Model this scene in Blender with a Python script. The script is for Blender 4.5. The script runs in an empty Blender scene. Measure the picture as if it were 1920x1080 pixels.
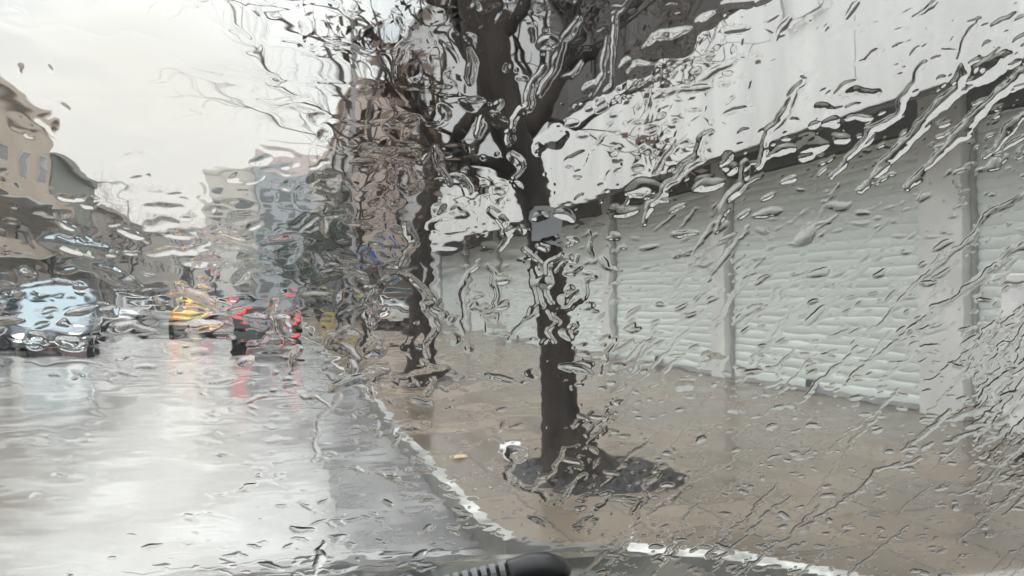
import bpy, math, random
import numpy as np
from mathutils import Vector, Matrix
random.seed(7)
R = math.radians
scn = bpy.context.scene
C = scn.collection

# ------------------------------------------------------------------ camera
CAM = Vector((0.0, 0.0, 1.4))
YAW, PITCH, F = R(16.35), R(0.78), 1500.0          # 1920-wide photograph, focal length in pixels
cd = bpy.data.cameras.new('camera'); cam = bpy.data.objects.new('camera', cd); C.objects.link(cam)
cd.sensor_width = 36; cd.lens = 36 * F / 1920; cd.clip_start = 0.02; cd.clip_end = 2000
cam.location = CAM; cam.rotation_euler = (R(90) + PITCH, 0, -YAW)
cd.dof.use_dof = True; cd.dof.focus_distance = 0.80; cd.dof.aperture_fstop = 18.0
scn.camera = cam

def ray(px, py):
    r, u, f = px - 960.0, 540.0 - py, F
    f2 = f * math.cos(PITCH) - u * math.sin(PITCH); u2 = f * math.sin(PITCH) + u * math.cos(PITCH)
    return (r * math.cos(YAW) + f2 * math.sin(YAW), f2 * math.cos(YAW) - r * math.sin(YAW), u2)
def gp(px, py, z=0.0):
    d = ray(px, py); t = (z - CAM.z) / d[2]
    return (d[0] * t, d[1] * t)

# ------------------------------------------------------------------ world, sun, exposure
w = bpy.data.worlds.new('World'); scn.world = w; w.use_nodes = True
nt = w.node_tree; N = nt.nodes; L = nt.links
for n in list(N): N.remove(n)
out = N.new('ShaderNodeOutputWorld'); bg = N.new('ShaderNodeBackground'); L.new(bg.outputs[0], out.inputs[0])
tc = N.new('ShaderNodeTexCoord'); sx = N.new('ShaderNodeSeparateXYZ'); L.new(tc.outputs['Generated'], sx.inputs[0])
sky = N.new('ShaderNodeTexSky'); sky.sky_type = 'NISHITA'; sky.sun_disc = False
sky.sun_elevation = R(35); sky.sun_rotation = R(-40); sky.dust_density = 6; sky.air_density = 1.5
hs = N.new('ShaderNodeHueSaturation'); hs.inputs['Saturation'].default_value = 0.15; hs.inputs['Value'].default_value = 1.6
L.new(sky.outputs[0], hs.inputs['Color'])
ramp = N.new('ShaderNodeValToRGB'); L.new(sx.outputs['Z'], ramp.inputs[0])
e = ramp.color_ramp.elements
e[0].position = 0.0; e[0].color = (7.5, 7.1, 6.5, 1)
e[1].position = 1.0; e[1].color = (28, 28.6, 29.3, 1)
for p, c in ((0.12, (7.0, 6.95, 6.85)), (0.27, (7.1, 7.25, 7.35)), (0.36, (8.8, 9.0, 9.1)), (0.5, (15, 15.3, 15.6)), (0.7, (27, 27.5, 28))):
    q = e.new(p); q.color = (*c, 1)
nz = N.new('ShaderNodeTexNoise'); nz.inputs['Scale'].default_value = 4.6; nz.inputs['Detail'].default_value = 5
mp = N.new('ShaderNodeMapping'); mp.inputs['Scale'].default_value = (1, 1, 3); L.new(tc.outputs['Generated'], mp.inputs[0]); L.new(mp.outputs[0], nz.inputs['Vector'])
r2 = N.new('ShaderNodeValToRGB'); L.new(nz.outputs[0], r2.inputs[0])
r2.color_ramp.elements[0].position = .42; r2.color_ramp.elements[0].color = (.72, .745, .77, 1)
r2.color_ramp.elements[1].position = .57; r2.color_ramp.elements[1].color = (1.17, 1.155, 1.12, 1)
m1 = N.new('ShaderNodeMixRGB'); m1.blend_type = 'MULTIPLY'; m1.inputs[0].default_value = 1
L.new(ramp.outputs[0], m1.inputs[1]); L.new(r2.outputs[0], m1.inputs[2])
m2 = N.new('ShaderNodeMixRGB'); m2.inputs[0].default_value = .12; L.new(m1.outputs[0], m2.inputs[1]); L.new(hs.outputs[0], m2.inputs[2])
gd = N.new('ShaderNodeVectorMath'); gd.operation = 'DOT_PRODUCT'; gv = Vector((math.sin(R(-9)), math.cos(R(-9)), .13)).normalized(); gd.inputs[1].default_value = gv
L.new(tc.outputs['Generated'], gd.inputs[0]); gr = N.new('ShaderNodeMapRange'); gr.inputs['From Min'].default_value = .965; gr.inputs['From Max'].default_value = .998; gr.interpolation_type = 'SMOOTHSTEP'
L.new(gd.outputs['Value'], gr.inputs[0]); m3 = N.new('ShaderNodeMixRGB'); m3.inputs[2].default_value = (7.9, 7.5, 6.85, 1)
gm = N.new('ShaderNodeMath'); gm.operation = 'MULTIPLY'; gm.inputs[1].default_value = .8; L.new(gr.outputs[0], gm.inputs[0]); L.new(gm.outputs[0], m3.inputs[0]); L.new(m2.outputs[0], m3.inputs[1])
L.new(m3.outputs[0], bg.inputs[0]); bg.inputs[1].default_value = 0.111
sd = bpy.data.lights.new('sun', 'SUN'); sd.energy = 0.6; sd.angle = R(25); sd.color = (1, .96, .9)
so = bpy.data.objects.new('sun', sd); C.objects.link(so); so.rotation_euler = (R(50), 0, R(35))
vs = scn.view_settings
vs.view_transform = 'Standard'; vs.look = 'None'; vs.exposure = 0.22; vs.gamma = 1; vs.use_curve_mapping = False
cy = scn.cycles
cy.max_bounces = 14; cy.transmission_bounces = 12; cy.glossy_bounces = 5; cy.diffuse_bounces = 3
cy.transparent_max_bounces = 12; cy.caustics_reflective = False; cy.caustics_refractive = True
cy.use_denoising = True
RAIN = True

# ------------------------------------------------------------------ materials
MC = {}
def mat(name, col, rough=.7, var=.15, scale=4.0, metal=0.0, ior=1.45, bump=0.0, bscale=20.0, emit=0.0, col2=None, coat=0.0, stretch=(1, 1, 1), rvar=0.0):
    if name in MC: return MC[name]
    m = bpy.data.materials.new(name); m.use_nodes = True; t = m.node_tree; b = t.nodes['Principled BSDF']
    tc = t.nodes.new('ShaderNodeTexCoord'); mp = t.nodes.new('ShaderNodeMapping'); mp.inputs['Scale'].default_value = stretch
    t.links.new(tc.outputs['Object'], mp.inputs[0])
    nz = t.nodes.new('ShaderNodeTexNoise'); nz.inputs['Scale'].default_value = scale; nz.inputs['Detail'].default_value = 6
    t.links.new(mp.outputs[0], nz.inputs['Vector'])
    cr = t.nodes.new('ShaderNodeValToRGB'); t.links.new(nz.outputs[0], cr.inputs[0])
    c2 = col2 or tuple(min(1, c * (1 + var)) for c in col)
    c1 = tuple(c * (1 - var) for c in col)
    cr.color_ramp.elements[0].position = .33; cr.color_ramp.elements[0].color = (*c1, 1)
    cr.color_ramp.elements[1].position = .67; cr.color_ramp.elements[1].color = (*c2, 1)
    t.links.new(cr.outputs[0], b.inputs['Base Color'])
    b.inputs['Roughness'].default_value = rough; b.inputs['Metallic'].default_value = metal; b.inputs['IOR'].default_value = ior
    if coat: b.inputs['Coat Weight'].default_value = coat; b.inputs['Coat Roughness'].default_value = .06
    if rvar:
        mr = t.nodes.new('ShaderNodeMapRange'); mr.inputs['To Min'].default_value = max(.02, rough - rvar); mr.inputs['To Max'].default_value = rough + rvar
        mr.inputs['From Min'].default_value = .35; mr.inputs['From Max'].default_value = .65
        t.links.new(nz.outputs[0], mr.inputs[0]); t.links.new(mr.outputs[0], b.inputs['Roughness'])
    if bump:
        n2 = t.nodes.new('ShaderNodeTexNoise'); n2.inputs['Scale'].default_value = bscale; n2.inputs['Detail'].default_value = 4
        t.links.new(mp.outputs[0], n2.inputs['Vector'])
        bp = t.nodes.new('ShaderNodeBump'); bp.inputs['Strength'].default_value = bump; bp.inputs['Distance'].default_value = .02
        t.links.new(n2.outputs[0], bp.inputs['Height']); t.links.new(bp.outputs[0], b.inputs['Normal'])
    if emit:
        b.inputs['Emission Color'].default_value = (*col, 1); b.inputs['Emission Strength'].default_value = emit
    MC[name] = m; return m

def mat_tiles(name, col, mortar, size, rough, ior=1.6):
    m = bpy.data.materials.new(name); m.use_nodes = True; t = m.node_tree; b = t.nodes['Principled BSDF']
    tc = t.nodes.new('ShaderNodeTexCoord'); br = t.nodes.new('ShaderNodeTexBrick')
    t.links.new(tc.outputs['Object'], br.inputs['Vector'])
    br.offset = 0.0; br.inputs['Scale'].default_value = 1.0; br.inputs['Brick Width'].default_value = size; br.inputs['Row Height'].default_value = size
    br.inputs['Mortar Size'].default_value = .012; br.inputs['Color1'].default_value = (*col, 1)
    br.inputs['Color2'].default_value = (col[0] * .82, col[1] * .8, col[2] * .8, 1); br.inputs['Mortar'].default_value = (*mortar, 1)
    nz = t.nodes.new('ShaderNodeTexNoise'); nz.inputs['Scale'].default_value = 1.1; nz.inputs['Detail'].default_value = 7
    t.links.new(tc.outputs['Object'], nz.inputs['Vector'])
    mx = t.nodes.new('ShaderNodeMixRGB'); mx.blend_type = 'MULTIPLY'; mx.inputs[0].default_value = .9
    cr = t.nodes.new('ShaderNodeValToRGB'); t.links.new(nz.outputs[0], cr.inputs[0])
    cr.color_ramp.elements[0].position = .35; cr.color_ramp.elements[0].color = (.66, .64, .62, 1)
    cr.color_ramp.elements[1].position = .66; cr.color_ramp.elements[1].color = (1.15, 1.12, 1.08, 1)
    t.links.new(br.outputs[0], mx.inputs[1]); t.links.new(cr.outputs[0], mx.inputs[2]); t.links.new(mx.outputs[0], b.inputs['Base Color'])
    mr = t.nodes.new('ShaderNodeMapRange'); mr.inputs['To Min'].default_value = rough * .5; mr.inputs['To Max'].default_value = rough * 1.4
    mr.inputs['From Min'].default_value = .35; mr.inputs['From Max'].default_value = .65
    t.links.new(nz.outputs[0], mr.inputs[0]); t.links.new(mr.outputs[0], b.inputs['Roughness']); b.inputs['IOR'].default_value = ior
    bp = t.nodes.new('ShaderNodeBump'); bp.inputs['Strength'].default_value = .25; bp.inputs['Distance'].default_value = .01
    t.links.new(br.outputs['Fac'], bp.inputs['Height']); bp.invert = True; t.links.new(bp.outputs[0], b.inputs['Normal'])
    return m

def glassmat(name, ior, rough=0.0, col=(1, 1, 1)):
    m = bpy.data.materials.new(name); m.use_nodes = True; t = m.node_tree
    for n in list(t.nodes):
        if n.type != 'OUTPUT_MATERIAL': t.nodes.remove(n)
    o = [n for n in t.nodes if n.type == 'OUTPUT_MATERIAL'][0]
    g = t.nodes.new('ShaderNodeBsdfGlass'); g.inputs['IOR'].default_value = ior; g.inputs['Roughness'].default_value = rough
    g.inputs['Color'].default_value = (*col, 1); t.links.new(g.outputs[0], o.inputs[0])
    return m

M_road = mat('wet_asphalt', (.80, .80, .80), .2, .11, 1.3, ior=1.6, metal=.9, bump=.03, bscale=60, rvar=.06)
M_walk = mat_tiles('wet_paving', (.255, .218, .170), (.14, .12, .095), .5, .26, 1.6)
M_kerb = mat('kerb_paint', (.12, .12, .115), .35, .3, 2.6, col2=(.72,.71,.69)); M_kside = mat('kerb_side', (.16,.155,.145), .35, .3, 5)
M_white = mat('white_panel', (.74, .74, .73), .5, .10, 1.2, stretch=(1, 1.6, .35))
M_pillar = mat('pillar_paint', (.74, .74, .73), .5, .10, 2)
M_shut = mat('shutter_metal', (.74, .785, .77), .45, .11, .9, bump=.05, stretch=(1, .3, 3))
M_dark = mat('dark_metal', (.035, .034, .033), .5)
M_brown = mat('brown_cladding', (.026, .02, .017), .7, .4, 1.6)
M_gwall = mat('grey_render', (.46, .46, .46), .8, .1, .5)
M_tan = mat('tan_render', (.52, .43, .365), .8, .12, .35)
M_cream = mat('cream_render', (.48, .44, .38), .8, .12, .3)
M_beige = mat('beige_render', (.43, .36, .29), .8, .12, .3)
M_green = mat('greygreen_render', (.20, .205, .185), .8, .12, .3)
M_slate = mat('slate_cladding', (.28, .31, .335), .5, .15, .3)
M_pink = mat('salmon_band', (.5, .4, .385), .7)
M_lgrey = mat('pale_concrete', (.52, .51, .48), .8, .1, .4)
M_glassd = mat('window_glass', (.05, .06, .065), .08, .4, .3)
M_frame = mat('window_frame', (.5, .5, .48), .5)
M_awn = mat('awning_cloth', (.20, .22, .19), .8)
M_bark = mat('wet_bark', (.018, .013, .011), .75, .5, 7, col2=(.042,.031,.025), bump=.9, bscale=30, stretch=(1, 1, .35))
M_twig = mat('twig_bark', (.07, .055, .05), .7, .3, 9)
M_leafb = mat('brown_leaves', (.07, .042, .025), .6, .5, 6)
M_leafg = mat('dark_green_leaves', (.028, .05, .03), .5, .5, 6)
M_soil = mat('wet_soil', (.022, .02, .019), .5, .6, 14, bump=1, bscale=25)
M_tyre = mat('tyre_rubber', (.02, .02, .02), .8)
M_rim = mat('alloy_rim', (.4, .4, .42), .35, metal=.8)
M_red = mat('tail_lamp_on', (1, .035, .03), .3, 0, emit=1.0)
M_redoff = mat('tail_lamp_off', (.35, .02, .02), .3)
M_head = mat('head_lamp_on', (1, .97, .82), .3, 0, emit=1.9)
M_amber = mat('amber_lamp_on', (1, .42, .06), .3, 0, emit=1.9)
M_carglass = mat('car_glass', (.03, .04, .045), .04, .1, 1, ior=1.9)
M_plate = mat('plate_white', (.7, .7, .68), .4)
M_black = mat('black_plastic', (.018, .019, .021), .22, .2, 40, bump=.08, bscale=400)
def paint(n, c): return mat(n, c, .35, .04, 2, coat=.9)

# ------------------------------------------------------------------ mesh helpers
class MB:
    def __init__(s): s.v = []; s.f = []
    def add(s, vs, fs):
        o = len(s.v); s.v += [tuple(v) for v in vs]; s.f += [tuple(i + o for i in f) for f in fs]; return s
    def box(s, x0, x1, y0, y1, z0, z1):
        return s.add([(x0,y0,z0),(x1,y0,z0),(x1,y1,z0),(x0,y1,z0),(x0,y0,z1),(x1,y0,z1),(x1,y1,z1),(x0,y1,z1)],
                     [(0,3,2,1),(4,5,6,7),(0,1,5,4),(1,2,6,5),(2,3,7,6),(3,0,4,7)])
    def tube(s, pts, rad, n=8, cap=True):
        pts = [Vector(p) for p in pts]; k = len(pts); o = len(s.v); vs = []; fs = []
        a = None
        for i, p in enumerate(pts):
            d = (pts[min(i+1,k-1)] - pts[max(i-1,0)]).normalized()
            if a is None: a = d.orthogonal().normalized()
            a = (a - d * a.dot(d))
            a = a.normalized() if a.length > 1e-6 else d.orthogonal().normalized()
            b = d.cross(a); r = rad[i] if isinstance(rad, (list, tuple)) else rad
            for j in range(n):
                t = 2 * math.pi * j / n; vs.append(p + (a * math.cos(t) + b * math.sin(t)) * r)
        for i in range(k-1):
            for j in range(n):
                fs.append((i*n+j, i*n+(j+1)%n, (i+1)*n+(j+1)%n, (i+1)*n+j))
        if cap: fs.append(tuple(reversed(range(n)))); fs.append(tuple((k-1)*n+j for j in range(n)))
        return s.add(vs, fs)
    def loft(s, rings, cap=True):
        n = len(rings[0]); vs = [v for r in rings for v in r]; fs = []
        for i in range(len(rings)-1):
            for j in range(n):
                fs.append((i*n+j, i*n+(j+1)%n, (i+1)*n+(j+1)%n, (i+1)*n+j))
        if cap: fs.append(tuple(reversed(range(n)))); fs.append(tuple((len(rings)-1)*n+j for j in range(n)))
        return s.add(vs, fs)
    def build(s, name, m, parent=None, smooth=False, bevel=0.0):
        me = bpy.data.meshes.new(name); me.from_pydata(s.v, [], s.f); me.update(); me.materials.append(m)
        if smooth: me.polygons.foreach_set('use_smooth', [True] * len(me.polygons))
        o = bpy.data.objects.new(name, me); C.objects.link(o); o.parent = parent
        if bevel:
            b = o.modifiers.new('bevel', 'BEVEL'); b.width = bevel; b.segments = 2; b.limit_method = 'ANGLE'
        return o
def tag(o, label=None, cat=None, group=None, kind=None):
    if label: o['label'] = label
    if cat: o['category'] = cat
    if group: o['group'] = group
    if kind: o['kind'] = kind
    return o
def thing(name, label, cat, loc=(0,0,0), rz=0, group=None):
    o = bpy.data.objects.new(name, None); C.objects.link(o); o.location = loc; o.rotation_euler = (0, 0, rz)
    o.empty_display_size = .2
    return tag(o, label, cat, group)

# ------------------------------------------------------------------ ground
g = MB(); g.add([(-600,-300,-.03),(600,-300,-.03),(600,900,-.03),(-600,900,-.03)], [(0,1,2,3)])
tag(g.build('ground', mat('far_ground', (.12,.115,.11), .6)), kind='structure')
g = MB(); g.add([(-8.5,-12,0),(8,-12,0),(8,240,0),(-8.5,240,0)], [(0,1,2,3)])
tag(g.build('road', M_road), kind='structure')
edge = [(1.14,240),(1.14,60),(1.13,14),(1.10,5.2),(1.11,4.4),(1.17,4.1),(1.35,3.9),(1.70,3.74),(2.15,3.46),(2.45,3.1),(2.6,2.4),(2.65,-8)]
def offs(pts, d):
    r = []
    for i, p in enumerate(pts):
        a = Vector(pts[max(i-1,0)]); b = Vector(pts[min(i+1,len(pts)-1)]); t = (b-a).normalized(); n = Vector((t.y,-t.x))
        r.append((p[0]-n.x*d*-1*-1, p[1]-n.y*d*-1*-1))
    return r
g = MB(); ed_ = [p for p in edge if p[1] > 4.3]; k_ = len(ed_)
g.add([(x-.72 if y < 100 else x-.7,y,.005) for x,y in ed_]+[(x-.003,y,.005) for x,y in ed_], [(i, k_+i, k_+i+1, i+1) for i in range(k_-1)])
tag(g.build('gutter', mat('gutter_asphalt', (.34,.34,.34), .30, .3, 1.6, ior=1.9, metal=.6, bump=.2, bscale=50, rvar=.1)), kind='structure')
inner = [offs(edge, .085 if i_ < 7 else .15)[i_] for i_ in range(len(edge))]
poly = inner
g = MB(); n = len(poly)
vs = [(x,y,.12) for x,y in poly] + [(14,y,.12) for x,y in poly]
g.add(vs, [(i, i+1, n+i+1, n+i) for i in range(n-1)])
tag(g.build('pavement', M_walk), kind='structure')
g = MB(); 
vs = [(x,y,.0) for x,y in edge] + [(x,y,.126) for x,y in edge] + [(x,y,.126) for x,y in inner] + [(x,y,.0) for x,y in inner]
g.add(vs, [(k*n+i, k*n+i+1, (k+1)*n+i+1, (k+1)*n+i) for k in range(3) for i in range(n-1)])
kb = tag(g.build('kerb', M_kerb), kind='structure'); kb.data.materials.append(M_kside); kb.data.materials.append(mat('corner_paint', (.38,.375,.36), .4, .3, 9, col2=(.86,.86,.84)))
for i_, p_ in enumerate(kb.data.polygons):
    if i_ < n-1 or i_ % (n-1) in (5, 6): p_.material_index = 1
    elif i_ % (n-1) in (7, 8, 9): p_.material_index = 2
g = MB().box(-14.5,-8.5,-12,240,-.02,.12); tag(g.build('pavement_far_side', mat('grey_paving', (.2,.19,.18), .3, .2, 2, ior=1.6)), kind='structure')

# ------------------------------------------------------------------ shop building with roller shutters
shop = thing('shop_building', 'long shop building with closed grey roller shutters under a white canopy', 'building', (7, 10, .12))
def rel(o): o.location = (-7, -10, -.12)
pil = [(2.0,2.5),(6.76,7.36),(11.45,11.86),(16.1,16.5),(20.9,21.25),(25.5,25.85),(30.1,30.5),(35.4,36.0)]
g = MB().box(7.22,13,-3,36,.12,5.2); o = g.build('wall', M_gwall, shop); rel(o)
for a, b in pil:
    o = MB().box(6.93,7.215,a,b,.12,3.7).build('pillar', M_pillar, shop, bevel=.01); rel(o)
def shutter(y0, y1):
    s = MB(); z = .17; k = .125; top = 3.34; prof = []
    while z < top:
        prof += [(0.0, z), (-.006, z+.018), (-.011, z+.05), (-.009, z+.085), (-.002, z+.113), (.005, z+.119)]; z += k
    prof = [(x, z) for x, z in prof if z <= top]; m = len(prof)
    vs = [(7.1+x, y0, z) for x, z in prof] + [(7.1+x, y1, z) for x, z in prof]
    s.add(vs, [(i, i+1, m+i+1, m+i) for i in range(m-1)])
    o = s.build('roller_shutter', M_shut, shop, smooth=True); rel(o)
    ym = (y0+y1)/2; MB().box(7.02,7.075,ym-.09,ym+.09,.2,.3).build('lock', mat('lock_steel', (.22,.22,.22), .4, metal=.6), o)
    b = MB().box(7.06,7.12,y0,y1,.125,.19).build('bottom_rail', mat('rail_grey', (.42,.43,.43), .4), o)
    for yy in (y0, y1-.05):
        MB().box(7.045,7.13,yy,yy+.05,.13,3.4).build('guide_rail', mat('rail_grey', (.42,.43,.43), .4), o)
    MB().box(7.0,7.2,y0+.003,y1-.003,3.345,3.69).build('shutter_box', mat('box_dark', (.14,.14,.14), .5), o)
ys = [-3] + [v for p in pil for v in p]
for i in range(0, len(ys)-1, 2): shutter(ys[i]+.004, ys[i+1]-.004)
yy = -3.0
for w_ in (5.35, 4.9, 4.6, 4.6, 4.6, 4.6, 4.6, 5.75):
    o = MB().box(6.0,6.06,yy+.006,min(yy+w_,36)-.006,3.42,5.32).build('fascia_panel', M_white, shop, bevel=.008); rel(o); yy += w_
o = MB().box(6.063,7.218,-3,36,3.70,5.28).build('canopy', mat('canopy_soffit', (.3,.3,.3), .7), shop); rel(o)
o = MB().box(6.02,6.055,-3,36,3.36,3.417).build('drip_edge', M_dark, shop); rel(o)
o = MB().box(7.4,13,-3,21.5,5.203,10.5).build('upper_storey', M_brown, shop); rel(o)
for k in range(6):
    y0 = -1+k*3.8
    o = MB().box(7.33,7.398,y0,y0+1.7,6.3,8.4).build('window', M_dark, shop); rel(o)
    MB().box(7.30,7.328,y0+.1,y0+1.6,6.4,8.3).build('matt_pane', mat('pane_brown', (.03,.025,.022), .6), o)  # matt brown instead of glass, so no grey sky reflects here
o = MB().box(5.93,5.998,3.3,3.42,3.6,5.25).build('drainpipe', mat('pipe_grey',(.42,.42,.42),.5), shop); rel(o)
# pipes on the fascia
o = MB().tube([(5.95,7.6,5.1),(5.95,7.75,4.75),(5.95,8.4,4.7),(5.95,8.5,5.15)], .018, 6).build('cable', mat('cable_grey',(.3,.3,.3),.6), shop); rel(o)

# ------------------------------------------------------------------ buildings
def building(label, x0, x1, y0, y1, h, m, faces='', fh=3.0, wy=3.0, ww=1.3, balc='', balm=None, ground=True, z0=.12, extra=None):
    b = thing('apartment_building', label, 'building', ((x0+x1)/2, (y0+y1)/2, z0))
    ox, oy = (x0+x1)/2, (y0+y1)/2
    def P(mb, nm, mt, par=None, **k):
        o = mb.build(nm, mt, par or b, **k)
        if par is None: o.location = (-ox, -oy, -z0)
        return o
    P(MB().box(x0,x1,y0,y1,z0,h), 'wall', m)
    P(MB().box(x0-.25,x1+.25,y0-.25,y1+.25,h,h+.35), 'roof', m)
    nf = int((h-.5) // fh)
    for fc in faces:
        a, c = (y0, y1) if fc in 'EW' else (x0, x1)
        nw = max(1, int((c-a-1) // wy)); gap = (c-a) / nw
        for fl in range(nf):
            zb = .3 + fl*fh
            for i in range(nw):
                cc = a + gap*(i+.5); hw = ww/2 if fl else min(gap*.33, 1.1); zt = zb + (2.3 if fl else 2.4); zl = zb + (.35 if fl else 0)
                def q(d0, d1, s0, s1, z_0, z_1):
                    if fc == 'W': return MB().box(x0-d1,x0-d0,s0,s1,z_0,z_1)
                    if fc == 'E': return MB().box(x1+d0,x1+d1,s0,s1,z_0,z_1)
                    return MB().box(s0,s1,y0-d1,y0-d0,z_0,z_1)
                f = P(q(.003,.06,cc-hw,cc+hw,zl,zt), 'window', M_frame if (i+fl)%3 else M_dark)
                q(.063,.075,cc-hw+.08,cc+hw-.08,zl+.08,zt-.08).build('pane', M_glassd, f)
            if fl and fc in balc:
                d = q(.08,1.25,a+.4,c-.4,zb-.28,zb-.12); o = P(d, 'balcony', M_lgrey)
                q(1.2,1.245,a+.4,c-.4,zb-.117,zb+.85).build('parapet', balm or m, o)
    return b
building('beige apartment block at the left edge of the street with the tallest flat roof there', -24,-12.5,28,51,11.3,M_beige,'ES',3.0,2.9,1.4,'E')
building('dark grey green block right behind the beige block on the left side of the street', -24,-12.5,51.5,62,9.2,M_green,'E',3,3.2,1.6,'E')
building('long low brownish block farther down the left side of the street', -26,-12.5,63,104,8.2,mat('brownish_render',(.33,.29,.26),.8,.1,.3),'E',3,3.8,1.6,'E')
building('pale distant block where the left side of the street ends', -26,-12.5,106,160,10,M_lgrey,'ES',3.1,5,1.8,'')
building('tall pale grey block rising just past the roller shutters', 7.0,16,36.3,46,15.5,M_gwall,'',3,3,1.3)
building('tan corner block with flat roof and balconies standing beyond the shops on the right', 3.9,6.95,45,60,13.2,M_tan,'W',3.0,1.5,.8,'W',mat('balcony_cream',(.42,.37,.31),.7))
building('cream block with balconies behind the tan corner block', 4.2,14,61,100,14.0,M_cream,'WS',3.0,3.4,1.7,'W')
building('blue grey glazed block with a salmon roof band at the far end of the street', -3.6,10,150,170,25,M_slate,'S',3.2,2.6,2.2,'')
o = MB().box(-3.9,10.2,149.6,149.97,25.4,27.6).build('roof_band', M_pink); 
bb = [x for x in C.objects if x.get('label','').startswith('blue grey glazed')][0]; o.parent = bb; o.location = (-bb.location.x,-bb.location.y,-bb.location.z)
building('pale stepped block with tan roof left of the glazed block at the far end', -12.5,-3.8,152,168,24.5,M_cream,'S',3.2,2.8,1.8,'S')
building('low grey building closing the street behind the traffic', -12,4,172,190,17,M_lgrey,'S',3.2,3,1.8,'')
building('white rendered block in the far middle of the street', -11.5,-6,118,132,9,mat('white_render',(.6,.59,.56),.8,.08,.3),'SE',3,2.5,1.4,'')

# shops below the tan block
def sign(name, label, cat, x0,x1,y0,y1,z0,z1,m): return tag(MB().box(x0,x1,y0,y1,z0,z1).build(name, m, bevel=.02), label, cat)
aw = thing('shop_awning', 'dark grey shop awning along the foot of the tan corner block', 'awning', (5.2,44.2,3.3))
MB().add([(-1.6,.68,.5),(1.7,.68,.5),(1.7,-.8,-.1),(-1.6,-.8,-.1),(-1.6,-.8,-.45),(1.7,-.8,-.45)], [(0,1,2,3),(3,2,5,4)]).build('cloth', M_awn, aw)
MB().tube([(-1.5,.6,-.2),(-1.5,-.78,-.1)], .03, 6).build('arm', M_dark, aw); MB().tube([(1.6,.6,-.2),(1.6,-.78,-.1)], .03, 6).build('arm', M_dark, aw)
sign('shop_sign','blue rectangular shop sign hanging below the awning edge','sign',4.2,5.3,43.0,43.1,3.45,4.15,mat('sign_blue',(.015,.09,.45),.4))
sign('shop_sign','narrow purple and red shop sign standing beside the blue sign','sign',3.65,4.05,43.02,43.12,3.6,4.9,mat('sign_purple',(.26,.03,.22),.4))
sign('shop_sign','small magenta projecting sign farther along the row of shops','sign',3.0,3.6,58,58.1,4.5,5.6,mat('sign_magenta',(.32,.04,.2),.4))

# ------------------------------------------------------------------ trees
def branch(mbt, mbl, p, d, ln, r, depth, rnd, leaf, drop=.0):
    p = Vector(p); d = Vector(d).normalized(); pts = [p.copy()]; rs = [r]; k = 4 if depth > 1 else 3
    for i in range(k):
        d = (d + Vector((rnd.uniform(-1,1), rnd.uniform(-1,1), rnd.uniform(-.6,.8))) * .22).normalized()
        p = p + d * ln / k; pts.append(p.copy()); rs.append(r * (1 - .55*(i+1)/k))
    mbt.tube(pts, rs, 6 if r > .03 else 4, False)
    if depth <= 1 and leaf:
        for q in pts[1:]:
            for _ in range(leaf):
                c = q + Vector((rnd.gauss(0,.1), rnd.gauss(0,.1), rnd.gauss(0,.1))); s = rnd.uniform(.025,.06)
                a = Vector((rnd.gauss(0,1), rnd.gauss(0,1), rnd.gauss(0,1))).normalized(); b = a.orthogonal().normalized()
                mbl.add([c-a*s, c+b*s*.5, c+a*s, c-b*s*.5], [(0,1,2,3)])
    if depth > 0:
        nb = rnd.choice([2,3]) if depth > 1 else rnd.choice([2,3,3])
        for i in range(nb):
            j = rnd.choice(range(1, k+1)) if i else k
            q = pts[j]; dd = (d + Vector((rnd.uniform(-1,1), rnd.uniform(-1,1), rnd.uniform(-.5,.7))) * .85)
            branch(mbt, mbl, q, dd, ln*rnd.uniform(.6,.8), max(rs[j]*.75,.003), depth-1, rnd, leaf)
def at_depth(px, py, Y):
    d = ray(px, py); t = Y / d[1]; return Vector((d[0]*t, Y, CAM.z + d[2]*t))
def tree(name, label, base, trunk, limbs, leaf, lm, seed, depth=4, pit=.65, group='trees along the kerb'):
    rnd = random.Random(seed)
    t = thing(name, label, 'tree', base, 0, group)
    B = Vector(base); mt = MB(); ml = MB()
    mt.tube([Vector(p)-B for p, r in trunk], [r for p, r in trunk], 14, False)
    tw = MB()
    for p, d, ln, r, dp in limbs: branch(tw, ml, Vector(p)-B, d, ln, r, dp, rnd, leaf)
    o = mt.build('trunk', M_bark, t, smooth=True)
    tw.build('crown', M_bark, t, smooth=True)
    if ml.v: ml.build('leaves', lm, t)
    return t
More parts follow.
